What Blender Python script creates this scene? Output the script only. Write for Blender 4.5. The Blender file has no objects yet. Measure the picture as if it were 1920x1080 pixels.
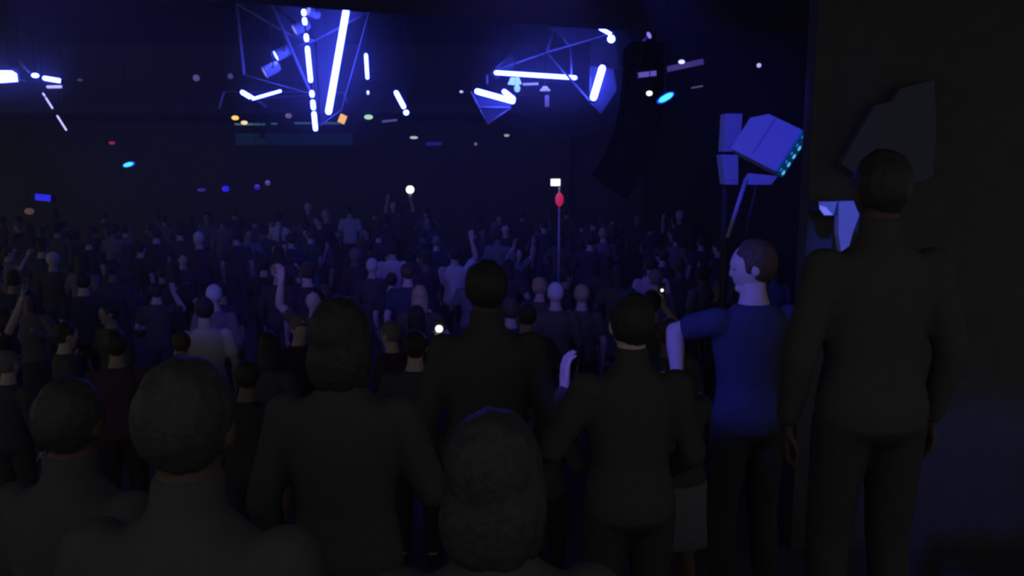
import bpy, bmesh, math, random
from mathutils import Vector, Matrix, Euler, noise

random.seed(7)
scene = bpy.context.scene
COL = scene.collection

# ------------------------------------------------------------------ camera, world, exposure
CAM = Vector((0.0, 0.0, 3.1))
FPX = 1600.0                                   # focal length in pixels of the 1920 px frame
PITCH = math.atan((540 - 300) / FPX)           # the horizon lies at row 300
cam_data = bpy.data.cameras.new('camera')
cam_data.sensor_width = 36.0
cam_data.lens = 36.0 * FPX / 1920.0
cam_data.clip_start = 0.05
cam_data.clip_end = 200
cam = bpy.data.objects.new('camera', cam_data)
COL.objects.link(cam)
cam.location = CAM
cam.rotation_euler = (math.pi / 2 - PITCH, 0, 0)
scene.camera = cam

world = bpy.data.worlds.new('world')
scene.world = world
world.use_nodes = True
bgn = world.node_tree.nodes['Background']
bgn.inputs['Color'].default_value = (1.0, 0.97, 1.0, 1)
bgn.inputs['Strength'].default_value = 0.22   # added ambient fill that lifts the black level

scene.view_settings.view_transform = 'Standard'
scene.view_settings.look = 'None'
scene.view_settings.exposure = 0.0
scene.view_settings.gamma = 1.0
scene.view_settings.use_curve_mapping = False
scene.cycles.use_denoising = True
scene.cycles.volume_bounces = 0
scene.cycles.max_bounces = 3
scene.cycles.filter_width = 3.6                # the photograph is soft

HAZE_DENSITY = 0.007
TUBE_POWER = 1.0


# ------------------------------------------------------------------ helpers
def P(px, py, d):
    """The point at depth d (metres along +Y) that lies in the direction of a photograph pixel."""
    x = (px - 960) / FPX
    yu = (540 - py) / FPX
    c, s = math.cos(PITCH), math.sin(PITCH)
    v = Vector((x, c + yu * s, -s + yu * c))
    return CAM + v * (d / v.y)


MATS = {}


def mat(name, color, rough=0.7, metal=0.0, noise_amt=0.25, scale=9.0, emit=None, strength=0.0, bump=0.0, spec=0.12):
    if name in MATS:
        return MATS[name]
    m = bpy.data.materials.new(name)
    m.use_nodes = True
    nt = m.node_tree
    b = nt.nodes['Principled BSDF']
    b.inputs['Roughness'].default_value = rough
    b.inputs['Metallic'].default_value = metal
    b.inputs['Specular IOR Level'].default_value = spec
    tc = nt.nodes.new('ShaderNodeTexCoord')
    nz = nt.nodes.new('ShaderNodeTexNoise')
    nz.inputs['Scale'].default_value = scale
    nz.inputs['Detail'].default_value = 3
    nt.links.new(tc.outputs['Object'], nz.inputs['Vector'])
    ramp = nt.nodes.new('ShaderNodeValToRGB')
    lo, hi = 1 - noise_amt, 1 + noise_amt
    ramp.color_ramp.elements[0].color = (*[min(1, c * lo) for c in color], 1)
    ramp.color_ramp.elements[1].color = (*[min(1, c * hi) for c in color], 1)
    nt.links.new(nz.outputs['Fac'], ramp.inputs['Fac'])
    nt.links.new(ramp.outputs['Color'], b.inputs['Base Color'])
    if bump:
        bp = nt.nodes.new('ShaderNodeBump')
        bp.inputs['Strength'].default_value = bump
        bp.inputs['Distance'].default_value = 0.01
        nt.links.new(nz.outputs['Fac'], bp.inputs['Height'])
        nt.links.new(bp.outputs['Normal'], b.inputs['Normal'])
    if emit:
        b.inputs['Emission Color'].default_value = (*emit, 1)
        b.inputs['Emission Strength'].default_value = strength
    MATS[name] = m
    return m


class MB:
    """Collects shapes (world coordinates) into one mesh."""

    def __init__(self):
        self.v, self.f = [], []

    def add(self, vs, fs):
        o = len(self.v)
        self.v += [Vector(p) for p in vs]
        self.f += [tuple(i + o for i in f) for f in fs]
        return self

    def rings(self, rings, cap0=True, cap1=True):
        n = len(rings[0])
        vs, fs = [p for r in rings for p in r], []
        for k in range(len(rings) - 1):
            for i in range(n):
                j = (i + 1) % n
                fs.append((k * n + i, k * n + j, (k + 1) * n + j, (k + 1) * n + i))
        if cap0:
            fs.append(tuple(range(n - 1, -1, -1)))
        if cap1:
            fs.append(tuple((len(rings) - 1) * n + i for i in range(n)))
        return self.add(vs, fs)

    def tube(self, p0, p1, r0, r1=None, n=12, caps=True):
        r1 = r0 if r1 is None else r1
        p0, p1 = Vector(p0), Vector(p1)
        a, b = basis(p1 - p0)
        rr = []
        for p, r in ((p0, r0), (p1, r1)):
            rr.append([p + (a * math.cos(t) + b * math.sin(t)) * r for t in (2 * math.pi * i / n for i in range(n))])
        return self.rings(rr, caps, caps)

    def pill(self, p0, p1, r0, r1=None, n=12, k=4):
        """A tapered rod with round ends."""
        r1 = r0 if r1 is None else r1
        p0, p1 = Vector(p0), Vector(p1)
        d = (p1 - p0).normalized()
        a, b = basis(d)
        rr = []
        for p, r, s in ((p0, r0, -1), (p1, r1, 1)):
            steps = range(k) if s < 0 else range(k - 1, -1, -1)
            for q in steps:
                t = (1 - (q + 0.15) / k) * math.pi / 2 if True else 0
                if q == k - 1:
                    t = 0
                rad, off = r * math.cos(t), s * r * math.sin(t)
                rr.append([p + d * off + (a * math.cos(u) + b * math.sin(u)) * rad for u in (2 * math.pi * i / n for i in range(n))])
        return self.rings(rr)

    def box(self, c, h, R=None):
        c = Vector(c)
        R = R or Matrix.Identity(3)
        vs = [c + R @ Vector((sx * h[0], sy * h[1], sz * h[2])) for sx in (-1, 1) for sy in (-1, 1) for sz in (-1, 1)]
        return self.add(vs, [(0, 1, 3, 2), (4, 6, 7, 5), (0, 4, 5, 1), (2, 3, 7, 6), (0, 2, 6, 4), (1, 5, 7, 3)])

    def ball(self, c, r, R=None, n=14, k=9):
        c = Vector(c)
        r = Vector((r, r, r)) if not hasattr(r, '__len__') else Vector(r)
        R = R or Matrix.Identity(3)
        rr = []
        for q in range(1, k):
            t = math.pi * q / k
            rr.append([c + R @ Vector((r.x * math.sin(t) * math.cos(u), r.y * math.sin(t) * math.sin(u), -r.z * math.cos(t)))
                       for u in (2 * math.pi * i / n for i in range(n))])
        return self.rings(rr)

    def slab(self, pts, th):
        """A flat polygon given thickness th along its normal."""
        pts = [Vector(p) for p in pts]
        nrm = Vector((0, 0, 0))
        for i in range(len(pts)):
            nrm += (pts[i] - pts[0]).cross(pts[(i + 1) % len(pts)] - pts[0])
        nrm.normalize()
        return self.rings([[p - nrm * th / 2 for p in pts], [p + nrm * th / 2 for p in pts]])

    def lathe(self, p0, d, prof, n=20):
        """prof: (distance along d, radius)."""
        d = Vector(d).normalized()
        a, b = basis(d)
        return self.rings([[Vector(p0) + d * t + (a * math.cos(u) + b * math.sin(u)) * r
                            for u in (2 * math.pi * i / n for i in range(n))] for t, r in prof])

    def mesh(self, name, origin=(0, 0, 0), smooth=False):
        o = Vector(origin)
        me = bpy.data.meshes.new(name)
        me.from_pydata([p - o for p in self.v], [], self.f)
        bm = bmesh.new()
        bm.from_mesh(me)
        bmesh.ops.recalc_face_normals(bm, faces=bm.faces)
        bm.to_mesh(me)
        bm.free()
        if smooth:
            for p in me.polygons:
                p.use_smooth = True
        return me


def basis(d):
    d = Vector(d).normalized()
    a = d.cross(Vector((0, 0, 1)))
    if a.length < 1e-3:
        a = d.cross(Vector((1, 0, 0)))
    a.normalize()
    return a, d.cross(a).normalized()


def link(name, me, m, parent=None, loc=(0, 0, 0)):
    o = bpy.data.objects.new(name, me)
    if m is not None and not me.materials:
        me.materials.append(m)
    COL.objects.link(o)
    o.parent = parent
    o.location = loc
    return o


def tag(o, label=None, cat=None, group=None, kind=None):
    if label:
        o['label'] = label
    if cat:
        o['category'] = cat
    if group:
        o['group'] = group
    if kind:
        o['kind'] = kind
    return o


def thing(name, label, cat, loc=(0, 0, 0), group=None):
    o = bpy.data.objects.new(name, None)
    o.empty_display_size = 0.1
    COL.objects.link(o)
    o.location = loc
    return tag(o, label, cat, group)


def part(name, mb, m, parent, smooth=False, world_of=None):
    """A mesh in world coordinates placed under its thing (or under a part of a thing placed at world_of)."""
    org = Vector(world_of if world_of is not None else parent.location)
    return link(name, mb.mesh(name, org, smooth), m, parent)


def struct(name, mb, m, label=None, smooth=False):
    o = link(name, mb.mesh(name, (0, 0, 0), smooth), m)
    return tag(o, label, None, None, 'structure')


# ------------------------------------------------------------------ materials
BLACKWALL = mat('charcoal_painted_plaster', (0.078, 0.078, 0.078), 0.9, bump=0.2)
DARKFLOOR = mat('dark_dance_floor', (0.07, 0.07, 0.075), 0.65, scale=3)
CEIL = mat('dark_ceiling_paint', (0.06, 0.06, 0.062), 0.95)
BLACKMETAL = mat('black_metal', (0.05, 0.05, 0.055), 0.55, 0.0)
GREYMETAL = mat('grey_metal', (0.42, 0.42, 0.46), 0.45, 0.3)
FRAMEMETAL = mat('silver_frame_metal', (0.34, 0.34, 0.40), 0.5, 0.2)
PANEL = mat('pale_acrylic_panel', (0.11, 0.11, 0.13), 0.5)
WHITEBOX = mat('white_painted_housing', (0.45, 0.45, 0.52), 0.6, noise_amt=0.08)
PALEWALL = mat('pale_grey_board', (0.10, 0.105, 0.16), 0.8, noise_amt=0.12, scale=4)
CANBODY = mat('lamp_can_silver', (0.5, 0.5, 0.55), 0.45, 0.1)
WIRE = mat('black_wire', (0.02, 0.02, 0.022), 0.7)
CAB = mat('black_speaker_paint', (0.012, 0.012, 0.013), 0.9, spec=0.02)
GRILLE = mat('black_speaker_grille', (0.006, 0.006, 0.007), 0.9, spec=0.0, scale=120, noise_amt=0.8)


def emitter(name, color, strength):
    return mat(name, (0.3, 0.3, 0.3), 0.5, emit=color, strength=strength)


BLUEISH = (0.050, 0.070, 1.0)
TUBE = emitter('blue_white_led', BLUEISH, 36 * TUBE_POWER)
TUBE_DIM = emitter('violet_led_dim', (0.30, 0.24, 1.0), 0.9)
TUBE_SOFT = emitter('violet_led_soft', (0.55, 0.48, 1.0), 1.1)
LAMPW = emitter('blue_white_lamp', (0.07, 0.10, 1.0), 26 * TUBE_POWER)
LAMPC = emitter('pale_cyan_lamp', (0.20, 0.42, 1.0), 1.6)
GREENL = emitter('green_indicator', (0.25, 1.0, 0.45), 0.9)
GREENW = emitter('green_white_lamp', (0.55, 1.0, 0.68), 0.85)
YELLOW = emitter('yellow_lamp', (1.0, 0.62, 0.12), 1.3)
WARM = emitter('warm_lamp', (1.0, 0.72, 0.40), 1.2)
ORANGE = emitter('orange_lamp', (1.0, 0.50, 0.12), 1.1)
CYANS = emitter('teal_led_strip', (0.02, 0.16, 0.24), 0.45)
PURPLE = emitter('purple_lamp', (0.30, 0.10, 1.0), 2.2)
WHITEL = emitter('white_phone_light', (1.0, 1.0, 0.97), 1.6)
WHITED = emitter('white_lamp_dim', (1.0, 0.95, 1.0), 0.55)
REDL = emitter('red_lamp', (1.0, 0.010, 0.02), 0.42)
REDS = emitter('small_red_lamp', (1.0, 0.05, 0.10), 0.30)
CYANL = emitter('cyan_blue_lens', (0.03, 0.42, 1.0), 2.6)
CYANEDGE = emitter('cyan_blue_lens_rim', (0.0, 0.07, 1.0), 0.9)
DEEPBLUE = emitter('deep_blue_lamp', (0.018, 0.014, 1.0), 0.75)
DEEPBLUED = emitter('deep_blue_lamp_dim', (0.03, 0.018, 1.0), 0.30)
BROWNL = emitter('amber_lamp_dim', (1.0, 0.55, 0.30), 0.07)
LEDDOT = emitter('teal_led_dot', (0.10, 0.50, 0.90), 0.95)
LEDDOTD = emitter('teal_led_dot_dim', (0.06, 0.26, 0.75), 0.5)

# ------------------------------------------------------------------ the hall
HX0, HX1, HY1, HZ = -20.0, 4.6, 30.0, 7.0
PLAT = 1.0
struct('floor', MB().box((-13, 17, -0.1), (21.5, 13.4, 0.1)), DARKFLOOR)
struct('platform', MB().box((0, 0.2, 0.5), (9, 3.7, 0.5)), DARKFLOOR)
struct('platform_step', MB().box((2.55, 2.0, 1.175), (1.65, 1.05, 0.175)), DARKFLOOR)
struct('wall_back', MB().box((-14.7, HY1 + 0.1, 3.5), (19.5, 0.1, 3.5)), BLACKWALL)
struct('wall_right', MB().box((HX1 + 0.1, 18.4, 3.5), (0.1, 11.8, 3.5)), mat('black_drape', (0.022, 0.022, 0.022), 0.95, spec=0.0))
struct('wall_partition', MB().box((5.75, 6.6, 3.5), (3.5, 0.1, 3.5)), BLACKWALL)
struct('ceiling', MB().box((-10.7, 19, HZ + 0.1), (15.5, 11.2, 0.1)), CEIL)
# lower soffit over the platform, its front edge slanting away to the right
e0, e1, e2 = P(-60, 2, 7.6), P(440, 4, 7.9), P(1130, 42, 9.3)
sz = e1.z
struct('ceiling_soffit', MB().slab([(-9, 1.2, sz + .15), (-9, 7.9, sz + .15), (e1.x, 7.9, sz + .15), (e2.x, 9.5, sz + .15), (4.6, 9.9, sz + .15), (4.6, 6.7, sz + .15), (9, 6.5, sz + .15), (9, 1.2, sz + .15)], 0.3), mat('grey_soffit_paint', (0.13, 0.13, 0.13), 0.95))
struct('ceiling_upstand', MB().slab([(-9, 7.9, (sz + HZ) / 2 + .15), (e1.x, 7.9, (sz + HZ) / 2 + .15), (e2.x, 9.5, (sz + HZ) / 2 + .15), (4.6, 9.9, (sz + HZ) / 2 + .15),
                                 (4.6, 10.0, (sz + HZ) / 2 + .15), (e2.x, 9.6, (sz + HZ) / 2 + .15), (e1.x, 8.0, (sz + HZ) / 2 + .15), (-9, 8.0, (sz + HZ) / 2 + .15)], HZ - sz - .3), CEIL)
SOFFIT_Z = sz

# haze: scattering volumes; thicker puffs added for a tight glow round the lamps


def haze_material(name, density):
    hm = bpy.data.materials.new(name)
    hm.use_nodes = True
    nt = hm.node_tree
    nt.nodes.remove(nt.nodes['Principled BSDF'])
    vs = nt.nodes.new('ShaderNodeVolumeScatter')
    vs.inputs['Color'].default_value = (1, 1, 1, 1)
    vs.inputs['Density'].default_value = density
    vs.inputs['Anisotropy'].default_value = 0.1
    nt.links.new(vs.outputs['Volume'], nt.nodes['Material Output'].inputs['Volume'])
    return hm


ho = link('haze', MB().box(((HX0 + HX1) / 2, 14.3, 3.5), ((HX1 - HX0) / 2 - .02, 9.6, 3.48)).mesh('haze'), haze_material('stage_haze', HAZE_DENSITY))
tag(ho, 'thin stage haze filling the hall above the dance floor', 'haze', kind='stuff')
for label, cpx, d, rad, dens in (('puff of thicker haze added for the blue glow around the tallest LED tubes', (600, 105), 15.2, (1.25, 1.0, 1.25), .075),
                                 ('puff of thicker haze added for the blue glow around the level LED tube', (1055, 130), 13.8, (1.15, 1.0, .8), .07),
                                 ('puff of thicker haze added for the blue glow around the left flood lamp', (-5, 118), 16.0, (1.25, .8, .9), .12)):
    puff = thing('haze', label, 'haze', P(*cpx, d))
    tag(puff, kind='stuff')
    for f_, g_ in ((1.35, .22), (1.1, .3), (.8, .5)):          # layers thicken towards the middle
        part('glow_haze_layer', MB().ball(P(*cpx, d), [q * f_ for q in rad], None, 32, 20), haze_material('added_glow_haze', dens * g_), puff)

# ------------------------------------------------------------------ mezzanine balcony and bar at the far end
BY = 24.0
zf0, zf1, zr = P(600, 212, BY).z, P(600, 203, BY).z, P(600, 153, BY).z
bal = thing('balcony', 'dark balcony with a pipe railing across the far end of the hall', 'balcony', (-8, BY, zf0))
xb0, xb1 = -19.8, P(1095, 200, BY).x
part('fascia', MB().box(((xb0 + xb1) / 2, BY, (zf0 + zf1) / 2), ((xb1 - xb0) / 2, 0.08, (zf1 - zf0) / 2)), CEIL, bal)
part('slab', MB().box(((xb0 + xb1) / 2, BY + 3.05, zf0 + .15), ((xb1 - xb0) / 2, 2.9, 0.12)), CEIL, bal)
part('top_rail', MB().tube((xb0, BY, zr), (xb1, BY, zr), 0.03), BLACKMETAL, bal, True)
part('middle_rail', MB().tube((xb0, BY, (zr + zf1) / 2), (xb1, BY, (zr + zf1) / 2), 0.02), BLACKMETAL, bal, True)
n = 12
for i in range(n + 1):
    x = xb0 + .1 + (xb1 - xb0 - .2) * i / n
    part('post', MB().tube((x, BY, zf1), (x, BY, zr), 0.03), BLACKMETAL, bal, True)
part('bearing_wall', MB().box(((xb0 + xb1) / 2, BY + 5.6, zf0 / 2), ((xb1 - xb0) / 2, 0.1, zf0 / 2)), BLACKWALL, bal)

BARY = 24.6
gx0, gx1 = P(440, 262, BARY).x, P(660, 262, BARY).x
g0, g1 = P(500, 272, BARY).z, P(500, 250, BARY).z
bar = thing('bar_gantry', 'teal-lit bar gantry hanging under the balcony edge', 'bar', ((gx0 + gx1) / 2, BARY, g0))
TEALGLOW = mat('teal_glow_tint', (0.05, 0.22, 0.26), 0.5)  # the teal glow is put into the canopy's colour
part('canopy', MB().box(((gx0 + gx1) / 2, BARY + .25, (g0 + g1) / 2), ((gx1 - gx0) / 2, .2, (g1 - g0) / 2)), TEALGLOW, bar)
for px in (446, 520, 590, 652):
    x = P(px, 250, BARY).x
    part('hanger', MB().tube((x, BARY + .25, g1), (x, BARY + .25, zf0 + .03), 0.02), BLACKMETAL, bar)
for a, b, y in ((440, 498, 233), (508, 520, 232), (552, 640, 231)):
    p, q = P(a, y, BARY - .1), P(b, y, BARY - .1)
    part('led_strip', MB().box((p + q) / 2, ((q.x - p.x) / 2, 0.012, 0.028)), CYANS, bar)
bx0, bx1 = P(425, 300, BARY).x, P(700, 300, BARY).x
ct = thing('bar_counter', 'long dark bar counter standing below the teal gantry', 'bar', ((bx0 + bx1) / 2, BARY, 0))
part('front', MB().box(((bx0 + bx1) / 2, BARY + .3, .52), ((bx1 - bx0) / 2, .25, .52)), BLACKMETAL, ct)
part('worktop', MB().box(((bx0 + bx1) / 2, BARY + .28, 1.07), ((bx1 - bx0) / 2 + .05, .34, .03)), GREYMETAL, ct)


# ------------------------------------------------------------------ lamps and LED tubes
def hang(mb_parent, p, top, name='suspension_wire', r=0.002):
    part(name, MB().tube(p, (p.x, p.y, top), r, n=5), WIRE, mb_parent)


def ceil_at(p):
    # height of the ceiling or soffit above a point
    if p.y < 7.8:
        return SOFFIT_Z + .005
    return HZ + .005


def led_tube(label, a, b, rpx, d, d2=None, m=None, group='LED tubes of the hanging light sculptures', segs=None, tail=None, top=None):
    """A lit tube between two photograph pixels at depth d..d2; segs: list of lit spans as fractions."""
    d2 = d2 or d
    p, q = P(*a, d), P(*b, d2)
    m = m or TUBE
    r = rpx * d / FPX
    ax = (q - p).normalized()
    t = thing('led_tube', label, 'LED tube', (p + q) / 2, group)
    if segs is None:
        part('diffuser', MB().pill(p + ax * r, q - ax * r, r, n=14), m, t, True)
    else:
        part('housing', MB().tube(p, q, r * 0.35, n=8), BLACKMETAL, t, True)
        for s0, s1 in segs:
            u, v = p.lerp(q, s0), p.lerp(q, s1)
            rr = min(r, (v - u).length * .45)
            part('diffuser', MB().pill(u + ax * rr, v - ax * rr, r, n=12), m, t, True)
    for e, s in ((p, -1), (q, 1)):
        part('end_cap', MB().tube(e, e + ax * s * 0.03, r * 0.75, n=10), BLACKMETAL, t, True)
    for e in (p, q):
        hang(t, e, top if top is not None else ceil_at(e))
    return t


# central sculpture
D0 = 15.0
led_tube('longest thick white LED tube slanting through the middle sculpture', (650, 15), (615, 215), 6.0, D0)
A, B = (569, 17), (592, 246)


def fr(y0, y1):
    return ((y0 - A[1]) / (B[1] - A[1]), (y1 - A[1]) / (B[1] - A[1]))


led_tube('broken white LED tube of seven lit pieces beside the longest tube', A, B, 4.4, D0 - .35, segs=[fr(*s) for s in
         ((17, 30), (32, 47), (62, 78), (85, 154), (168, 182), (186, 206), (208, 246))])
led_tube('short upright thin white LED tube standing free of the tall pair', (686, 100), (689, 149), 3.2, D0 + .8)
led_tube('short slanting white LED tube with a round lamp at its foot', (741, 170), (759, 204), 4.3, D0 + .6)
led_tube('short thick white LED tube forming one arm of a shallow V', (451, 171), (476, 186), 4.2, D0 + .5)
led_tube('thin white LED tube forming the longer arm of a shallow V', (472, 186), (528, 170), 2.6, D0 + .4)
# right-hand sculpture
D1 = 14.0
led_tube('level long thin white LED tube under the sloping frame bar', (926, 136), (1082, 146), 4.0, D1)
led_tube('thick leaning white LED tube in front of a blue-lit panel', (1131, 122), (1111, 189), 6.6, D1 - .6)
led_tube('thick white LED tube pointing down at the low triangle frame', (890, 170), (966, 191), 5.2, D1 - .3)
led_tube('stub of white LED tube crossing the low thick tube', (942, 169), (966, 188), 4.6, D1 - .1)
led_tube('tiny white LED tube at the top end of the sloping frame bar', (1123, 52), (1147, 65), 3.2, D1 - .8)
# left cluster
D2 = 16.0
led_tube('flat white LED tube beside the bright blue flood lamp', (80, 146), (115, 152), 4.2, D2)
led_tube('pale violet LED tube lying just below the flat white tube', (87, 163), (117, 162.5), 2.6, D2 + .3, m=TUBE_SOFT)
A, B = (80, 174), (125, 245)
led_tube('thin broken LED tube hanging under the flood lamp', A, B, 1.6, D2, m=emitter('violet_white_led', (0.50, 0.45, 1.0), 1.5), segs=[fr(*s) for s in ((174, 181), (182, 204), (216, 245))])


def can_lamp(label, p, aim, size=0.26, lens=None, group='stage lamp cans', body=None, top=None, spot=None):
    """A theatre can: barrel, front ring, lens, yoke, clamp, drop pole."""
    p, aim = Vector(p), Vector(aim).normalized()
    L, r = size, size * .33
    t = thing('stage_lamp', label, 'stage lamp', p, group)
    part('barrel', MB().lathe(p - aim * L * .5, aim, [(0, r * .35), (L * .06, r * .8), (L * .3, r), (L * .92, r), (L * .93, r * 1.12), (L, r * 1.12), (L, r * .95), (L * .95, r * .9)], 18), body or CANBODY, t, True)
    part('lens', MB().lathe(p + aim * L * .44, aim, [(0, r * .88), (L * .03, r * .85), (L * .05, r * .4)], 18), lens or WHITED, t, True)
    s, u = basis(aim)
    yoke = MB()
    up = Vector((0, 0, 1))
    k = p + up * (r * 1.9)
    for sg in (-1, 1):
        yoke.tube(p + s * sg * r * 1.15, k + s * sg * r * 1.15, r * .12, n=8)
    yoke.tube(k - s * r * 1.2, k + s * r * 1.2, r * .12, n=8)
    part('yoke', yoke, BLACKMETAL, t)
    part('drop_pole', MB().tube(k, (k.x, k.y, top if top is not None else ceil_at(p)), r * .14, n=8), BLACKMETAL, t)
    if spot:
        col, power, ang = spot
        ld = bpy.data.lights.new('stage_lamp_beam', 'SPOT')
        ld.energy, ld.color, ld.spot_size, ld.spot_blend = power, col, math.radians(ang), 0.6
        ld.shadow_soft_size = r * .8
        lo = bpy.data.objects.new('stage_lamp_beam', ld)
        COL.objects.link(lo)
        lo.location = p + aim * (L * .5 + .02)
        lo.rotation_euler = aim.to_track_quat('-Z', 'Y').to_euler()
    return t


dl = Vector((-.62, -.35, -.70))
can_lamp('top can lamp of three down the middle frame, half behind the broken tube', P(566, 50, D0 + .30), (-.78, -.38, -.45), .30, emitter('can_lens_dim', (.35, .38, 1.0), .8), group='silver cans on the middle frame')
can_lamp('middle can lamp of three on the frame, its lens shining white', P(531, 98, D0 + .25), (-.78, -.40, -.45), .30, LAMPW, group='silver cans on the middle frame')
can_lamp('lowest can lamp of three on the middle frame, unlit violet', P(510, 129, D0 + .25), (-.78, -.38, -.45), .30, emitter('can_lens_dim', (.35, .38, 1.0), .8), group='silver cans on the middle frame')
can_lamp('dim can lamp at the very top beside the broken tube', P(588, 25, D0 + .25), (-.6, -.7, .2), .24, emitter('can_lens_dim', (.35, .38, 1.0), .8))


def glow_ball(label, px, py, rpx, d, m, squash=(1, 1, 1), tilt=0.0, cat='lamp', top=None, group=None, support=None):
    """A small lamp globe in a collar on a drop rod (or a post to the floor)."""
    p = P(px, py, d)
    r = rpx * d / FPX
    t = thing('lamp_globe', label, cat, p, group)
    R = Matrix.Rotation(-tilt, 3, 'Y')
    part('globe', MB().ball(p, (r * squash[0], r * squash[1], r * squash[2]), R), m, t, True)
    h = r * squash[2]
    part('collar', MB().lathe(p + Vector((0, 0, h * .9)), (0, 0, 1), [(0, r * .42), (r * .3, r * .42), (r * .32, r * .2), (r * .6, r * .2)], 12), BLACKMETAL, t, True)
    hang(t, p + Vector((0, 0, h * .9)), top if top is not None else ceil_at(p), 'drop_rod', 0.006)
    return t


glow_ball('round white lamp just under the tiny top LED tube', 1146, 73, 7, D1 - .8, LAMPW)
glow_ball('round white lamp at the foot of the short slanting tube', 761.5, 211, 5, D0 + .6, LAMPW)
glow_ball('small white lamp below the short upright tube', 690, 173.5, 3.4, D0 + .8, emitter('blue_white_small', (.45, .5, 1.0), 2), squash=(.8, .8, 1.2))
glow_ball('oval white lamp between the flood lamp and flat tube', 66, 141.5, 5.6, D2, LAMPW, squash=(1.2, 1, .75))
glow_ball('tiny white lamp above the top of the broken tube', 562, 10.5, 2.8, D0 - .3, TUBE_SOFT, squash=(1.2, 1, .8))
glow_ball('tiny white lamp at the tip of the low thick tube', 865, 172, 2.6, D1, TUBE_SOFT, squash=(1.3, 1, .9))
glow_ball('small white lamp beside the tilted cyan oval lens', 1217.5, 175, 5.4, 10.7, WHITEL, squash=(1.05, 1, .85))
glow_ball('tiny violet-white lamp alone on the dark right wall', 1423, 122.5, 4, 9.6, emitter('violet_white_small', (.62, .5, 1.0), .9))
glow_ball('small violet lamp beyond the top of the line array', 1217, 66, 5, 10.6, TUBE_DIM, squash=(.7, .7, 1.3), tilt=.5)
glow_ball('dim violet lamp at the balcony rail, second from the left', 432, 143, 5, BY - .4, emitter('violet_faint', (.35, .25, 1), .16))
glow_ball('dim violet lamp at the balcony rail over the cyan oval', 368, 146, 6, BY - .4, emitter('violet_faint2', (.35, .3, 1), .22))
glow_ball('faint grey lamp right of the flat white tube', 150, 150, 4, BY - .4, emitter('grey_faint', (.6, .55, .8), .08), squash=(1.2, 1, .6))
glow_ball('green indicator lamp behind the long white tube', 621, 97, 5, D0 + 2.5, GREENL, squash=(1.1, 1, .65))
glow_ball('round green-white lamp under the balcony edge', 691, 219.5, 8, BY + .4, GREENW, squash=(1, 1, .55), top=zf0 + .04)
glow_ball('yellow lamp, upper of the two warm lamps at the bar', 441, 221, 6.5, BY + .4, YELLOW, squash=(1, 1, .65), top=zf0 + .04)
glow_ball('warm white lamp, lower of the two at the bar', 458, 230, 6, BY + .35, WARM, squash=(1, 1, .6), top=zf0 + .04)
glow_ball('dim pink-violet lamp over the middle of the bar', 541, 217, 6, BY + .4, emitter('pink_faint', (.6, .45, 1), .2), squash=(1, 1, .8), top=zf0 + .04)
glow_ball('flat white lamp below the short slanting tube', 776, 258, 7.5, BY - 1, WHITED, squash=(1, 1, .33), top=HZ)
glow_ball('small flat white lamp below the low triangle frame', 950, 254, 5, BY - 1, emitter('white_small_dim', (1, .92, 1), .35), squash=(1, 1, .5), top=HZ)
glow_ball('faint white lamp between the two flat white lamps', 892, 270, 3, BY - 1, emitter('white_faint', (1, .95, .9), .12), top=HZ)
glow_ball('small red lamp above the cyan oval lamp', 210, 268, 5, BY - 1, REDS, squash=(1.1, 1, .6), top=HZ)
glow_ball('amber lamp glowing dimly at the far left', 55, 396, 8, 20, BROWNL, squash=(1, 1, .8), top=HZ)
glow_ball('blue lamp, brightest of the row under the bar', 423, 354, 6.5, BARY - .3, DEEPBLUE, squash=(1, 1, .9), top=zf0 + .04)
glow_ball('blue lamp, third of the row under the bar', 482, 351, 5.5, BARY - .3, DEEPBLUED, top=zf0 + .04)
glow_ball('violet lamp, last of the row under the bar', 502, 343, 5, BARY - .3, emitter('violet_faint3', (.25, .2, 1), .18), top=zf0 + .04)
glow_ball('flat violet lamp, first of the row under the bar', 378, 356, 8, BARY - .3, emitter('violet_faint4', (.12, .06, 1), .20), squash=(1, 1, .4), top=zf0 + .04)
can_lamp('purple down lamp over the bar counter', P(491, 252, BARY - .5), (0, 0, -1), .22, PURPLE, body=BLACKMETAL, top=zf0 + .04, spot=((.28, .12, 1.0), 60, 34))

# orange slanted lamp panel
p = P(642, 223, BY + .4)
t = thing('panel_lamp', 'slanted orange panel lamp hung below the long white tube', 'lamp', p)
R = Matrix.Rotation(0.42, 3, 'Y')
part('lit_face', MB().box(p, (.095, .02, .12), R), ORANGE, t)
part('back_shell', MB().box(p + Vector((0, .035, 0)), (.11, .014, .135), R), BLACKMETAL, t)
hang(t, p + Vector((0, .035, 0)), zf0 + .04, 'drop_rod', .008)


def bar_light(label, a, b, hpx, d, m, group=None, top=None, housing=None):
    """A short rectangular batten: housing with a lit front strip."""
    p, q = P(*a, d), P(*b, d)
    c, L = (p + q) / 2, (q - p).length
    h = hpx * d / FPX
    ang = math.atan2(q.z - p.z, q.x - p.x)
    R = Matrix.Rotation(-ang, 3, 'Y')
    t = thing('batten_light', label, 'batten light', c, group)
    part('housing', MB().box(c + Vector((0, h * .9, 0)), (L / 2, h * .8, h * .6), R), housing or BLACKMETAL, t)
    part('lit_strip', MB().box(c, (L / 2 * .97, h * .12, h * .5), R), m, t)
    for e in (p.lerp(q, .15), p.lerp(q, .85)):
        hang(t, e + Vector((0, h * .9, h * .3)), top if top is not None else ceil_at(e), 'drop_rod', .006)
    return t


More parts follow.
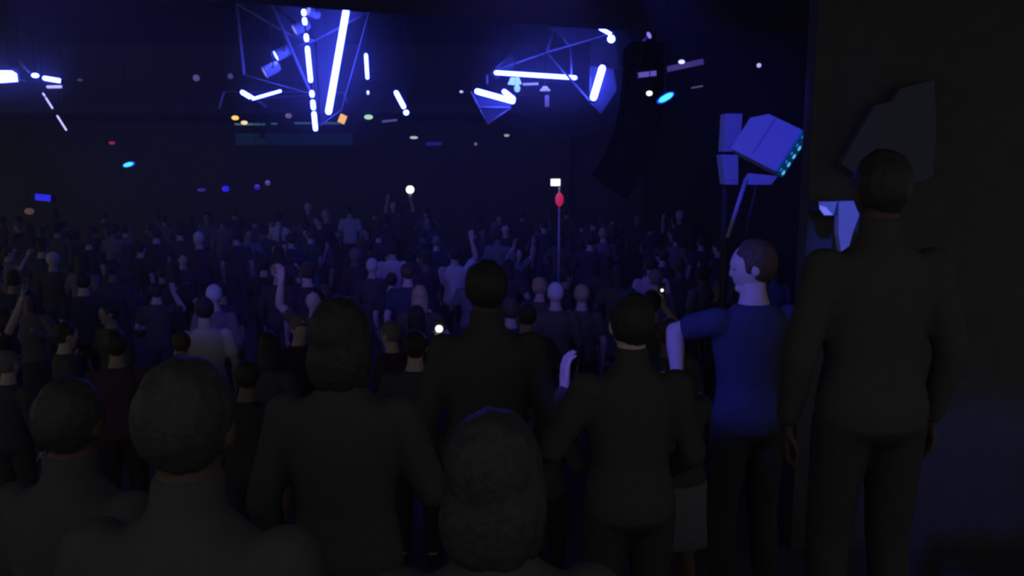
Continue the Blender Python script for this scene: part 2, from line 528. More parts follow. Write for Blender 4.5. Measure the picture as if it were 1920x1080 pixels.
VD = emitter('violet_batten', (.22, .17, 1.0), .42)
VF = emitter('violet_batten_faint', (.2, .14, 1.0), .16)
bar_light('violet batten light left of the three on the dark right side', (1197, 141), (1231, 137), 9, 10.8, VD)
bar_light('faint violet batten light with a white lamp on top', (1250, 130), (1320, 115), 10, 10.8, VF)
glow_ball('small white lamp on top of the faint violet batten', 1278, 116, 4.6, 10.6, emitter('blue_white_small', (.45, .5, 1.0), 2), squash=(1.3, 1, .8))
bar_light('thin grey-violet batten light above the tilted cyan lens', (1296, 165), (1318, 161), 2.6, 11, emitter('grey_violet', (.5, .45, .9), .14))
bar_light('violet batten light just under the level LED tube', (980, 158), (1010, 157), 4, D1 + .4, emitter('violet_batten_bright', (.3, .3, 1.0), .9))
bar_light('dim violet batten light right of the flat green lamp', (716, 228), (745, 225), 4, BY - 1, emitter('violet_batten_dim', (.3, .25, 1.0), .22), top=HZ)
bar_light('wide deep-blue sign light low on the far left', (66, 369), (95, 372), 12, 20, DEEPBLUE, top=HZ)
bar_light('faint blue batten light below the flat white lamp', (798, 270), (828, 269), 6, BY - 1, emitter('deep_blue_faint', (.02, .02, 1), .12), top=HZ)
bar_light('thin violet batten light at the top edge of the picture', (1284, 12), (1308, 8), 5, 8.3, emitter('violet_top', (.3, .28, 1), .06), top=SOFFIT_Z + .1)

# cyan oval lenses
for label, px, py, d, w, h, tilt, tp in (('tilted cyan oval lens lamp on the dark right side', 1248.5, 183, 6.6, 14.5, 5.2, .52, None),
                                         ('cyan oval lens lamp glowing alone on the left', 240.5, 308.5, 20, 9.6, 3.6, .25, HZ)):
    p = P(px, py, d)
    k = d / FPX
    t = thing('oval_lamp', label, 'lamp', p)
    R = Matrix.Rotation(-tilt, 3, 'Y')
    part('lens', MB().ball(p, (w * k, h * k * .6, h * k), R), CYANL, t, True)
    part('lens_rim', MB().ball(p + Vector((0, h * k * .75, 0)), (w * k * 1.25, h * k * .6, h * k * 1.35), R), CYANEDGE, t, True)
    part('housing', MB().ball(p + Vector((0, h * k * 1.6, h * k * .6)), (w * k * .9, h * k, h * k * 1.1), R), BLACKMETAL, t, True)
    hang(t, p + Vector((0, h * k * 1.6, h * k)), tp if tp else ceil_at(p), 'drop_rod', .01)

# flood lamp far left, and the trapezoid flood of the right sculpture
p = P(14, 143, D2)
t = thing('flood_lamp', 'large blazing blue-white flood lamp at the left edge', 'flood lamp', p)
R = Matrix.Rotation(-.12, 3, 'Y') @ Matrix.Rotation(.2, 3, 'Z')
part('lit_face', MB().slab([p + R @ Vector(v) for v in ((-.17, 0, -.10), (.15, 0, -.11), (.16, 0, .03), (.09, 0, .09), (-.17, 0, .12))], .03), LAMPW, t)
part('housing', MB().box(p + Vector((-.02, .10, 0)), (.19, .07, .12), R), BLACKMETAL, t)
part('yoke', MB().box(p + Vector((-.02, .10, .16)), (.20, .015, .015)).box(p + Vector((-.21, .10, .08)), (.012, .015, .09)).box(p + Vector((.18, .10, .08)), (.012, .015, .09)), BLACKMETAL, t)
hang(t, p + Vector((-.02, .10, .16)), HZ + .005, 'drop_rod', .012)

p = P(965, 153, D1 + .2)
t = thing('flood_lamp', 'pale cyan trapezoid flood lamp under the level LED tube', 'flood lamp', p)
k = D1 / FPX
part('lit_face', MB().slab([p + Vector((x * k, 0, z * k)) for x, z in ((-13, -5), (-7, 8), (8, 8), (13, -4), (5, -7))], .03), LAMPC, t)
part('housing', MB().box(p + Vector((0, .07, 0)), (.09, .05, .05)), BLACKMETAL, t)
part('lower_lens', MB().ball(p + Vector((.04, 0, -.11)), (.05, .04, .06)), LAMPC, t, True)
hang(t, p + Vector((0, .07, .04)), HZ + .005, 'drop_rod', .01)

p = P(1022, 168, D1 + .1)
t = thing('pendant_spot', 'small capped violet pendant spot right of the trapezoid flood', 'spot lamp', p)
part('cap', MB().lathe(p + Vector((0, 0, .05)), (0, 0, -1), [(0, .04), (.03, .05), (.05, .085), (.07, .085)], 14), emitter('violet_cap', (.4, .4, 1), .8), t, True)
part('stem', MB().tube(p + Vector((.03, 0, -.09)), p + Vector((.035, 0, -.27)), .035, n=10), emitter('violet_stem', (.25, .2, 1), .30), t, True)
part('link_rod', MB().tube(p + Vector((.02, 0, -.02)), p + Vector((.03, 0, -.1)), .012, n=8), BLACKMETAL, t)
hang(t, p + Vector((0, 0, .05)), HZ + .005, 'drop_rod', .008)


# ------------------------------------------------------------------ faceted frames that carry the tubes
def frame(label, struts, panels, d, rpx=2.2, name='light_sculpture_frame'):
    pts = [P(*s[0], d + s[2]) for s in struts]
    c = sum(pts, Vector()) / len(pts)
    t = thing(name, label, 'light sculpture', c)
    for a, b, da, db, w in struts:
        part('strut', MB().tube(P(*a, d + da), P(*b, d + db), w * d / FPX, n=8), FRAMEMETAL, t, True)
    for poly, dd in panels:
        part('panel', MB().slab([P(x, y, d + dd) for x, y in poly], .02), PANEL, t)
    top = max(pts, key=lambda q: q.z)
    for e in (top, pts[0]):
        hang(t, e, HZ + .005, 'suspension_wire', .005)
    return t


frame('faceted silver frame with blue-lit panels behind the tallest LED tubes', [
    ((444, 7), (545, 66), .9, .3, 2.2), ((545, 66), (590, 76), .3, .3, 1.6), ((510, 9), (583, 176), .1, .3, 2.8), ((692, 22), (590, 76), .5, .3, 1.8),
    ((590, 76), (548, 88), .3, .4, 1.6), ((583, 176), (600, 236), .3, .5, 1.6), ((692, 22), (640, 206), .5, .7, 1.4), ((444, 7), (458, 140), .9, .9, 3.0),
    ((640, 206), (600, 236), .7, .5, 1.6), ((458, 140), (583, 176), .9, .3, 1.2)],
    [([(516, 10), (690, 24), (594, 74)], .75), ([(594, 78), (652, 44), (622, 212), (601, 234)], .8), ([(512, 12), (590, 78), (598, 230), (584, 178)], .8)], D0)
frame('sloping silver frame with struts around the level LED tube', [
    ((928, 132), (1028, 97), .6, .3, 1.8), ((1028, 97), (1150, 61), .3, -.4, 2.0), ((1028, 100), (1104, 188), .3, -.4, 2.2), ((1070, 86), (1072, 145), .2, .1, 2.2),
    ((1040, 48), (1026, 98), .6, .3, 2.6), ((1044, 52), (1066, 84), .6, .2, 2.6), ((930, 128), (958, 102), .6, .8, 1.8), ((913, 140), (914, 158), .5, .5, 2.0),
    ((1107, 126), (1107, 190), -.3, -.4, 1.6), ((1104, 188), (1126, 214), -.4, -.2, 1.2)],
    [([(1106, 124), (1150, 130), (1156, 170), (1126, 214), (1105, 190)], -.33), ([(1030, 52), (1100, 52), (1150, 62), (1072, 84)], .35), ([(1108, 68), (1152, 64), (1160, 130), (1108, 122)], .35), ([(918, 134), (960, 104), (975, 118), (930, 150)], .7)], D1)
frame('low triangular silver frame pointing down below the thick tubes', [
    ((883, 171), (898, 201), .0, .0, 1.8), ((898, 201), (958, 202), .0, .1, 1.8), ((898, 201), (914, 233), .0, .2, 1.2), ((914, 233), (958, 202), .2, .1, 1.6), ((883, 171), (965, 192), .0, .1, 1.2)],
    [([(884, 173), (962, 193), (956, 201), (899, 200)], .15), ([(900, 203), (954, 204), (914, 230)], .25)], D1)
frame('thin silver frame bar crossing above the left flood lamp', [((36, 112), (48, 130), .0, .0, 2.6), ((48, 130), (56, 137), .0, .1, 2.0), ((30, 146), (48, 152), .1, .1, 1.6)], [], D2)
frame('pair of dim violet truss bars at the top edge of the picture', [((991, -6), (1014, 24), .0, .0, 2.6), ((1024, -6), (1040, 22), .1, .1, 2.6), ((991, -6), (1024, -6), 0, .1, 2), ((1014, 24), (1040, 22), 0, .1, 1.2)], [], 10.5)
frame('small bent frame arm hanging under the middle balcony rail', [((420, 172), (411, 204), .0, .0, 2.4), ((646, 173), (651, 196), .0, .2, 2.6), ((480, 186), (500, 201), .0, .1, 2.2), ((420, 172), (646, 173), 0, 0, .8), ((646, 173), (480, 186), 0, 0, .8)], [], D0 + 2)

# line array loudspeaker, curved
t = thing('line_array_speaker', 'black curved line array loudspeaker hanging beside the leaning tube', 'loudspeaker', P(1212, 70, 11.6))
pos = P(1212, 84, 11.6)
ang = 0.0
for i in range(7):
    R = Matrix.Rotation(ang, 3, 'Y')
    c = pos + R @ Vector((0, 0, -.14))
    cab = part('cabinet', MB().box(c, (.24, .38, .133), R), CAB, t)
    part('grille', MB().box(c + R @ Vector((-.25, 0, 0)), (.012, .36, .12), R), GRILLE, cab, world_of=t.location)
    pos = pos + R @ Vector((0, 0, -.28))
    ang += 0.045 + 0.022 * i
part('flying_bar', MB().box(P(1212, 82, 11.6) + Vector((0, 0, .03)), (.05, .5, .025)), BLACKMETAL, t)
for dy in (-.4, .4):
    hang(t, P(1212, 82, 11.6) + Vector((0, dy, .03)), HZ - .02, 'chain', .01)

# ------------------------------------------------------------------ white LED fixture on a stand at the right
DL = 8.0
k = DL / FPX
c = P(1441, 268, DL)
u2 = Vector((.82, 0, -.50)).normalized()
v2 = Vector((-.50, 0, -.82)).normalized()
tl = thing('led_blinder', 'tilted white LED fixture with two rows of teal dots on a stand', 'stage light', (c.x, c.y, 0))
Rb = Matrix((u2, Vector((0, 1, 0)), v2)).transposed()
Rb = Rb @ Matrix.Rotation(-.62, 3, 'Z')
bm_ = MB()
w, hgt, dep = .245, .215, .105
bm_.rings([[c + Rb @ Vector(q) for q in ((-w, -dep, -hgt * .52), (-w, -dep, hgt), (-w, dep, hgt), (-w, dep, -hgt * .52))],
           [c + Rb @ Vector(q) for q in ((-w * .45, -dep, -hgt), (-w * .45, -dep, hgt), (-w * .45, dep, hgt), (-w * .45, dep, -hgt))],
           [c + Rb @ Vector(q) for q in ((w, -dep, -hgt), (w, -dep, hgt), (w, dep, hgt), (w, dep, -hgt))]])
hs = part('housing', bm_, WHITEBOX, tl)
part('side_cheek', MB().box(c + Rb @ Vector((-.03, -dep - .008, -.02)), (.004, .006, hgt * .92), Rb), GREYMETAL, hs, world_of=tl.location)
DARKBLUE = mat('teal_glow_cover', (.05, .28, .42), .4, emit=(.0, .10, .36), strength=.22)  # faint emission added so the cover shows as a glowing teal band
part('led_face', MB().box(c + Rb @ Vector((w + .008, 0, 0)), (.006, dep * .96, hgt * .97), Rb), DARKBLUE, tl)
for row, yy, mm, rr in ((0, dep * .45, LEDDOT, .024), (1, -dep * .42, LEDDOTD, .017)):
    for i in range(5):
        q = c + Rb @ Vector((w + .014, yy, -hgt * .80 + i * hgt * .40))
        part('led', MB().ball(q, (rr * .5, rr, rr), Rb, 10, 7), mm, tl, True)
part('base_bracket', MB().slab([P(1396, 338, DL + .05), P(1405, 325, DL + .05), P(1456, 330, DL + .05), P(1443, 346, DL + .05), P(1400, 346, DL + .05)], .1), WHITEBOX, tl)
part('stand_pole', MB().tube(P(1399, 336, DL), P(1364, 446, DL - .1), .020, n=12), WHITEBOX, tl, True)
pb = P(1364, 446, DL - .1)
part('stand_leg', MB().tube(pb, (pb.x - .05, pb.y, 0.02), .018, n=10), BLACKMETAL, tl, True)
part('stand_foot', MB().lathe((pb.x - .05, pb.y, 0), (0, 0, 1), [(0, .28), (.02, .28), (.03, .05)], 20), BLACKMETAL, tl, True)
part('stand_brace', MB().tube(P(1420, 340, DL + .05), (pb.x + .12, pb.y + .1, 2.0), .012, n=8).tube((pb.x + .12, pb.y + .1, 2.0), (pb.x - .04, pb.y, .3), .012, n=8), BLACKMETAL, tl)

tw = thing('speaker_tower', 'pair of white boxes stacked on a black post beside the LED fixture', 'loudspeaker', (P(1374, 300, 8.6).x, 8.6, 0))
DT = 8.6
for poly in ([(1361, 213), (1392, 213), (1387, 284), (1357, 284)], [(1353, 290), (1384, 290), (1384, 346), (1360, 346)]):
    fpts = [P(x, y, DT) for x, y in poly]
    b = MB().rings([fpts, [q + Vector((0.0, .22, 0)) for q in fpts]])
    bo = part('white_box', b, WHITEBOX, tw)
    e0_, e1_ = P(poly[3][0] + 3, poly[3][1] - 9, DT - .006), P(poly[2][0] - 3, poly[2][1] - 10, DT - .006)
    part('edge_trim', MB().tube(e0_, e1_, .006, n=6), WHITEBOX, bo, world_of=tw.location)
part('post', MB().tube((tw.location.x, DT + .25, 0.02), (tw.location.x, DT + .25, P(1374, 213, DT).z), .03), BLACKMETAL, tw)
part('foot_plate', MB().box((tw.location.x, DT + .25, .015), (.25, .25, .015)), BLACKMETAL, tw)

# unseen lamp added to light this corner blue
lp = Vector((.55, 4.6, SOFFIT_Z - .28))
cl = can_lamp('added unseen black can lamp hanging under the soffit and aimed at the LED fixture', lp, c - lp, .2, emitter('added_lamp_lens', (.02, .04, 1), .02), body=BLACKMETAL, spot=((.04, .045, 1.0), 440, 26))

# white lit panel and small lamp by the partition
DP = 6.2
pp = P(1590, 430, DP)
t = thing('tapered_panel', 'blue-lit white tapered panel on the black wall behind a dark head', 'wall panel', pp)
part('board', MB().rings([[P(x, y, DP) for x, y in ((1573, 378), (1604, 377), (1612, 400), (1598, 440), (1589, 474), (1578, 474), (1572, 440))],
                          [P(x, y, DP) + Vector((0, .08, 0)) for x, y in ((1573, 378), (1604, 377), (1612, 400), (1598, 440), (1589, 474), (1578, 474), (1572, 440))]]), WHITEBOX, t)
part('tip_lamp', MB().ball(P(1580.5, 477, DP - .02), .013), emitter('pale_tip', (.55, .8, 1), .6), t, True)
part('wall_bracket', MB().box(pp + Vector((0, .2, .1)), (.03, .16, .03)), BLACKMETAL, t)
pl = P(1550, 391, DP)
t = thing('wedge_lamp', 'small blue-lit white wedge lamp left of the tapered panel', 'wall lamp', pl)
k = DP / FPX


def wp(x, y, dd=0):
    return P(x, y, DP + dd)


part('shade', MB().rings([[wp(1535, 378), wp(1570, 378), wp(1563, 404), wp(1545, 404), wp(1536, 392)],
                          [wp(1535, 378, .1), wp(1570, 378, .1), wp(1563, 404, .1), wp(1545, 404, .1), wp(1536, 392, .1)]]), WHITEBOX, t)
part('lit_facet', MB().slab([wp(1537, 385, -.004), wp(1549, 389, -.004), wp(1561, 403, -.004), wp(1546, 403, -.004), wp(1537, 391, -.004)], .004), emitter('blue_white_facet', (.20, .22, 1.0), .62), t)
part('wall_bracket', MB().box(pl + Vector((0, .2, 0)), (.03, .11, .03)), BLACKMETAL, t)
# another unseen lamp, added overhead to light them blue
lp = Vector((1.6, 3.9, SOFFIT_Z - .28))
can_lamp('added unseen black can lamp hanging nearer the soffit and aimed at the tapered panel', lp, pp - lp, .18, emitter('added_lamp_lens', (.02, .04, 1), .02), body=BLACKMETAL, spot=((.045, .085, 1.0), 250, 13))

# pale faceted board on the partition
poly = ((1577, 308), (1610, 250), (1640, 198), (1674, 190), (1688, 166), (1752, 150), (1756, 240), (1750, 330), (1700, 350), (1620, 335))
t = thing('faceted_board', 'large pale grey angular board on the wall above a dark head', 'wall panel', P(1680, 330, 6.36))
part('board', MB().rings([[P(x, y, 6.36) for x, y in poly], [P(x, y, 6.36) + Vector((0, .1, 0)) for x, y in poly]]), PALEWALL, t)
part('wall_batten', MB().box(P(1690, 260, 6.36) + Vector((0, .118, 0)), (.2, .02, .04)), BLACKMETAL, t)

# beacon pole in the crowd
DB = 16.0
pw, pr = P(1041.5, 342, DB), P(1049, 374, DB)
t = thing('beacon_pole', 'thin pole in the crowd topped by a white square lamp over a red lamp', 'lamp post', (pr.x, DB, 0))
part('pole', MB().tube((pr.x, DB + .05, 0.0), (pr.x, DB + .05, pw.z), .02), GREYMETAL, t, True)
part('white_lamp', MB().box(pw, (.085, .03, .062)), WHITEL, t)
part('white_lamp_case', MB().box(pw + Vector((0.02, .045, 0)), (.09, .02, .075)), BLACKMETAL, t)
part('red_lamp', MB().ball(pr, (.078, .05, .13)), REDL, t, True)
part('base_plate', MB().lathe((pr.x, DB + .05, 0), (0, 0, 1), [(0, .2), (.02, .2), (.03, .04)], 16), BLACKMETAL, t, True)

# unseen blue can lamps added to light the profile face and raised hand
lp = Vector((-1.5, 1.7, SOFFIT_Z - .25))
can_lamp('added unseen black can lamp over the platform aimed at the person in profile', lp, Vector((.90, 3.75, 2.45)) - lp, .18, emitter('added_lamp_lens', (.02, .04, 1), .02), body=BLACKMETAL, spot=((.07, .08, 1.0), 420, 17))
lp = Vector((-1.0, 1.3, SOFFIT_Z - .25))
can_lamp('added unseen black can lamp over the platform aimed at the raised hand', lp, Vector((.19, 3.1, 2.36)) - lp, .18, emitter('added_lamp_lens', (.02, .04, 1), .02), body=BLACKMETAL, spot=((.09, .08, 1.0), 300, 6.5))

# two wide violet-blue can lamps added out of view to brighten the crowd
for label, x in (('added unseen black can lamp on the soffit turned to the left of the dance floor', -2.6), ('added unseen black can lamp on the soffit turned to the middle of the dance floor', .2)):
    lp = Vector((x, 4.2, SOFFIT_Z - .25))
    can_lamp(label, lp, Vector((x * .9 - .6, 14.5, 1.6)) - lp, .2, emitter('added_lamp_lens', (.02, .04, 1), .02), body=BLACKMETAL, spot=((.12, .095, 1.0), 400, 50))

# @@PEOPLE@@
# ------------------------------------------------------------------ people
def remeshed(mb, name, voxel, smooth=6, ratio=1.0, jitter=0.0):
    """One continuous surface grown over overlapping limbs."""
    me = mb.mesh(name)
    o = bpy.data.objects.new(name, me)
    COL.objects.link(o)
    r = o.modifiers.new('r', 'REMESH')
    r.mode = 'VOXEL'
    r.voxel_size = voxel
    s = o.modifiers.new('s', 'SMOOTH')
    s.factor, s.iterations = 0.5, smooth
    if ratio < 1:
        d = o.modifiers.new('d', 'DECIMATE')
        d.ratio = ratio
    dg = bpy.context.evaluated_depsgraph_get()
    out = bpy.data.meshes.new_from_object(o.evaluated_get(dg))
    out.name = name
    bpy.data.objects.remove(o)
    bpy.data.meshes.remove(me)
    if jitter:
        for v in out.vertices:
            v.co += v.normal * jitter * noise.noise(v.co * Vector((38, 38, 12)))
    for p in out.polygons:
        p.use_smooth = True
    return out


def ellipse_loft(mb, rows, T, inf=0.0, n=22):
    """rows: (z, rx, ry, yoff)"""
    mb.rings([[T @ Vector(((rx + inf) * math.cos(u), yo + (ry + inf) * math.sin(u), z)) for u in (2 * math.pi * i / n for i in range(n))] for z, rx, ry, yo in rows])


def make_head(mb, H):
    """Head around H (4x4): +y is the way the face looks."""
    k, n = 18, 24
    rr = []
    for q in range(1, k):
        t = math.pi * q / k
        ring = []
        for i in range(n):
            u = 2 * math.pi * i / n
            x, y, z = math.sin(t) * math.cos(u), math.sin(t) * math.sin(u), -math.cos(t)
            jaw = max(0.0, -z)
            sx = 0.077 * (1 - 0.26 * jaw)
            sy = 0.098 * (1 - (0.10 if y > 0 else 0.34) * jaw)
            p = Vector((x * sx, y * sy, z * 0.118))
            if y > 0.3:                                    # eye sockets at half the head height
                for sg in (-1, 1):
                    e = math.exp(-(((p.x - sg * .033) / .018) ** 2 + ((p.z - .004) / .013) ** 2))
                    p.y -= 0.010 * e
                p.y += 0.004 * math.exp(-((p.z - .026) / .010) ** 2)
            ring.append(H @ p)
        rr.append(ring)
    mb.rings(rr)
    R = H.to_3x3()
    mb.pill(H @ Vector((0, .088, .006)), H @ Vector((0, .093, -.030)), .008, .0115, 10)      # nose
    mb.ball(H @ Vector((0, .058, -.094)), (.027, .021, .019), R)                             # chin
    mb.ball(H @ Vector((0, .077, -.056)), (.022, .009, .006), R)                             # lips
    mb.ball(H @ Vector((0, .073, -.067)), (.019, .010, .007), R)
    for sg in (-1, 1):
        mb.ball(H @ Vector((sg * .079, -.008, -.004)), (.010, .020, .031), R)                # ears


def make_hand(mb, wrist, d, palm_n, side, curl=0.5, spread=0.16):
    """Palm, four fingers of unequal length with a knuckle bend, thumb off the side of the palm."""
    d = Vector(d).normalized()
    pn = Vector(palm_n)
    pn = (pn - d * pn.dot(d)).normalized()
    s = d.cross(pn).normalized() * side                    # towards the thumb
    w = Vector(wrist)
    for q in (-1, -.33, .33, 1):
        mb.pill(w + s * q * .018, w + d * .085 + s * q * .030, .014, .012, 8)
    for i, L in enumerate((.070, .078, .072, .056)):
        q = (1.5 - i) / 1.5
        base = w + d * .088 + s * q * .031
        f = (d + s * q * spread).normalized()
        m1 = base + (f * math.cos(curl * .5) + pn * math.sin(curl * .5)) * L * .55
        m2 = m1 + (f * math.cos(curl * 1.5) + pn * math.sin(curl * 1.5)) * L * .5
        mb.pill(base, m1, .0095, .0088, 8)
        mb.pill(m1, m2, .0088, .0078, 8)
    tb = w + d * .028 + s * .030
    t1 = tb + (s * .75 + d * .6 + pn * .25).normalized() * .042
    t2 = t1 + (s * .25 + d * .85 + pn * .35).normalized() * .034
    mb.pill(tb, t1, .0125, .0105, 8)
    mb.pill(t1, t2, .0105, .009, 8)


TORSO = [(.84, .10, .085, 0), (.88, .160, .112, -.005), (.95, .172, .120, -.008), (1.02, .158, .110, 0), (1.10, .142, .098, .004), (1.20, .156, .106, .006),
         (1.31, .178, .114, .004), (1.385, .178, .102, -.004), (1.43, .135, .085, -.012), (1.465, .075, .066, -.014), (1.52, .057, .060, -.006), (1.56, .054, .058, .002)]
SHOULDER = {-1: Vector((-.178, -.006, 1.395)), 1: Vector((.178, -.006, 1.395))}

POSES = {
    # arms: side -> (elbow, wrist, hand direction, palm normal, curl); lean: torso pitch, head: (yaw, pitch)
    'idle': dict(arms={-1: ((-.255, -.02, 1.12), (-.245, .07, .88), (0, .25, -1), (1, 0, 0), .5), 1: ((.255, -.02, 1.12), (.245, .06, .88), (0, .25, -1), (-1, 0, 0), .5)}, head=(0, .05)),
    'one_up': dict(arms={-1: ((-.255, -.02, 1.12), (-.22, .14, .95), (.1, .6, -.7), (1, 0, 0), .7), 1: ((.33, .06, 1.60), (.27, .12, 1.84), (-.05, .15, 1), (0, 1, 0), .25)}, head=(.15, -.12)),
    'both_up': dict(arms={-1: ((-.34, .05, 1.58), (-.29, .13, 1.82), (.1, .1, 1), (0, 1, 0), .2), 1: ((.33, .08, 1.60), (.25, .18, 1.83), (-.05, .25, 1), (0, 1, 0), .35)}, head=(0, -.15)),
    'phone': dict(arms={-1: ((-.27, .06, 1.16), (-.12, .25, 1.10), (.7, .6, .1), (1, .2, 0), .9), 1: ((.30, .16, 1.36), (.16, .30, 1.58), (-.15, .25, 1), (-.6, 1, 0), .7)}, head=(-.05, -.05)),
    'dance': dict(arms={-1: ((-.30, .04, 1.17), (-.20, .26, 1.28), (.3, .6, .7), (.8, -.2, 0), .9), 1: ((.33, -.02, 1.18), (.28, .22, 1.16), (-.2, .9, .3), (-1, 0, 0), .9)}, head=(.3, .05), lean=.06, knees=.05),
    'drink': dict(arms={-1: ((-.255, -.03, 1.12), (-.235, .06, .88), (0, .25, -1), (1, 0, 0), .5), 1: ((.27, .03, 1.15), (.17, .27, 1.22), (-.35, .75, .4), (-1, .2, 0), 1.0)}, head=(-.35, .0)),
    'reach': dict(arms={-1: ((-.30, .02, 1.16), (-.225, .16, 1.36), (.05, .2, 1), (1, .2, 0), .6), 1: ((.255, .0, 1.12), (.20, .16, 1.0), (-.3, .8, -.2), (-1, 0, 0), .8)}, head=(0, .0)),
    'elbow_out': dict(arms={-1: ((-.30, .17, 1.33), (-.33, .07, 1.14), (-1, .15, .0), (.0, .2, -1), .4), 1: ((.26, .02, 1.12), (.19, .18, 1.02), (-.4, .8, 0), (-1, 0, 0), .8)}, head=(1.15, .03)),
}


def build_person(key, pose, hair='short', voxel=.0085, ratio=.35, sleeves='short', legs='trousers', bulk=1.0, collar=False):
    """Meshes (local, feet at z = 0, facing +y, 1.75 m): body, hair, shirt, trousers, shoes."""
    po = POSES[pose]
    lean = po.get('lean', 0.02)
    kn = po.get('knees', 0.015)
    U = Matrix.Translation((0, 0, .95)) @ Matrix.Rotation(-lean, 4, 'X') @ Matrix.Translation((0, 0, -.95))
    yaw, pit = po['head']
    H = U @ Matrix.Translation((0, .012, 1.635)) @ Matrix.Rotation(yaw, 4, 'Z') @ Matrix.Rotation(-pit, 4, 'X')
    B = Matrix.Diagonal((bulk, bulk, 1, 1))
    body, shirt, low = MB(), MB(), MB()
    ellipse_loft(body, TORSO, U @ B)
    ellipse_loft(shirt, [r for r in TORSO if .86 < r[0] < 1.45] + [(1.475, .068, .064, -.013)], U @ B, .013)
    if collar:
        ellipse_loft(shirt, [(1.40, .15, .09, -.012), (1.45, .085, .066, -.014), (1.50, .059, .060, -.008), (1.56, .054, .058, .002)], U @ B, .008)
    ellipse_loft(low, [r for r in TORSO if r[0] < 1.05], U @ B, .010)
    make_head(body, H)
    for sg, (el, wr, hd, pn, curl) in po['arms'].items():
        sh = U @ SHOULDER[sg]
        el, wr = U @ Vector(el), U @ Vector(wr)
        body.pill(sh, el, .052, .041, 12)
        body.pill(el, el.lerp(wr, .35), .041, .043, 12)
        body.pill(el.lerp(wr, .35), wr, .043, .027, 12)
        make_hand(body, wr, hd, pn, -sg, curl)
        body.ball(sh, (.058, .055, .058))
        shirt.ball(sh, (.070, .068, .070))
        if sleeves == 'short':
            shirt.tube(sh, sh.lerp(el, .72), .068, .064, 16)
        else:
            shirt.pill(sh, el, .066, .055, 14)
            shirt.pill(el, el.lerp(wr, .9), .055, .040, 14)
    feet = []
    for sg in (-1, 1):
        hip, knee, ank = Vector((sg * .088, 0, .90)), Vector((sg * .105, kn * 2, .50)), Vector((sg * .115, -.02, .085))
        body.pill(hip, knee, .086, .054, 14)
        body.pill(knee, knee.lerp(ank, .35) + Vector((0, -.012, 0)), .052, .056, 12)
        body.pill(knee.lerp(ank, .35) + Vector((0, -.012, 0)), ank, .056, .036, 12)
        body.pill(ank + Vector((0, -.03, -.04)), ank + Vector((sg * .02, .15, -.055)), .036, .026, 10)
        low.pill(hip, knee, .100, .072, 16)
        if legs == 'trousers':
            low.tube(knee, ank + Vector((0, 0, .02)), .072, .060, 16)
        sh_ = MB().pill(ank + Vector((0, -.035, -.038)), ank + Vector((sg * .02, .16, -.045)), .047, .040, 14)
        sh_.box(ank + Vector((sg * .010, .06, -.075)), (.038, .135, .010))
        feet.append(sh_)
    if legs == 'skirt':
        ellipse_loft(low, [(.52, .235, .19, .02), (.60, .225, .185, .01), (.75, .20, .15, 0), (.92, .178, .125, 0)], U, .012)
    hr = MB()
    R = H.to_3x3()
    hr.ball(H @ Vector((0, -.016, .026)), (.087, .099, .108), R, 20, 14)
    if hair in ('long', 'bob'):
        L = .21 if hair == 'long' else .11
        hr.ball(H @ Vector((0, -.050, -.02 - L * .45)), (.092, .062, L), R, 18, 14)
        for sg in (-1, 1):
            hr.ball(H @ Vector((sg * .074, -.008, -.03 - L * .2)), (.024, .045, .07 + L * .35), R)
    elif hair == 'bun':
        hr.ball(H @ Vector((0, -.075, .085)), (.042, .042, .040), R)
    elif hair == 'cap':
        hr.ball(H @ Vector((0, .06, .058)), (.072, .10, .012), R)
    elif hair == 'afro':
        hr.ball(H @ Vector((0, -.025, .05)), (.125, .125, .125), R, 20, 14)
    out = dict(body=remeshed(body, 'person', voxel, 5, ratio), hair=remeshed(hr, 'hair', .008, 4, .5, .006 if hair != 'cap' else 0),
               shirt=remeshed(shirt, 'shirt', .011, 6, .4), low=remeshed(low, 'trousers' if legs == 'trousers' else 'skirt', .011, 6, .4),
               shoes=[remeshed(f, 'shoe', .010, 3, .4) for f in feet], head=H, legs=legs, hairkind=hair)
    return out


SKIN = [mat('skin_%s' % n_, c_, .55, noise_amt=.1) for n_, c_ in (('fair', (.42, .32, .29)), ('tan', (.27, .19, .16)), ('brown', (.14, .09, .075)), ('deep', (.07, .048, .04)))]
HAIRM = [mat('hair_%s' % n_, c_, .5, noise_amt=.5, scale=60, bump=.4) for n_, c_ in (('black', (.030, .029, .029)), ('brown', (.07, .045, .03)), ('blond', (.34, .26, .15)))]
CLOTH = [mat('cloth_%s' % n_, c_, .9, noise_amt=.2, scale=30, bump=.3) for n_, c_ in (
    ('black', (.03, .03, .033)), ('charcoal', (.055, .055, .06)), ('navy', (.035, .04, .07)), ('grey', (.13, .13, .14)), ('olive', (.07, .075, .05)), ('plum', (.055, .03, .05)))]
WHITECLOTH = mat('cloth_white', (.46, .46, .48), .9, noise_amt=.08, scale=30, bump=.3)
SILCLOTH = mat('cloth_silhouette_black', (.046, .046, .047), .95, noise_amt=.15, scale=30, bump=.3)
SHOEM = mat('shoe_black', (.035, .035, .035), .6)
EYEW = mat('eye_white', (.3, .3, .3), .5, noise_amt=.02)


def setm(o, m):
    o.data.materials.clear() if not o.data.materials else None
    if not o.data.materials:
        o.data.materials.append(m)
    o.material_slots[0].link = 'OBJECT'
    o.material_slots[0].material = m


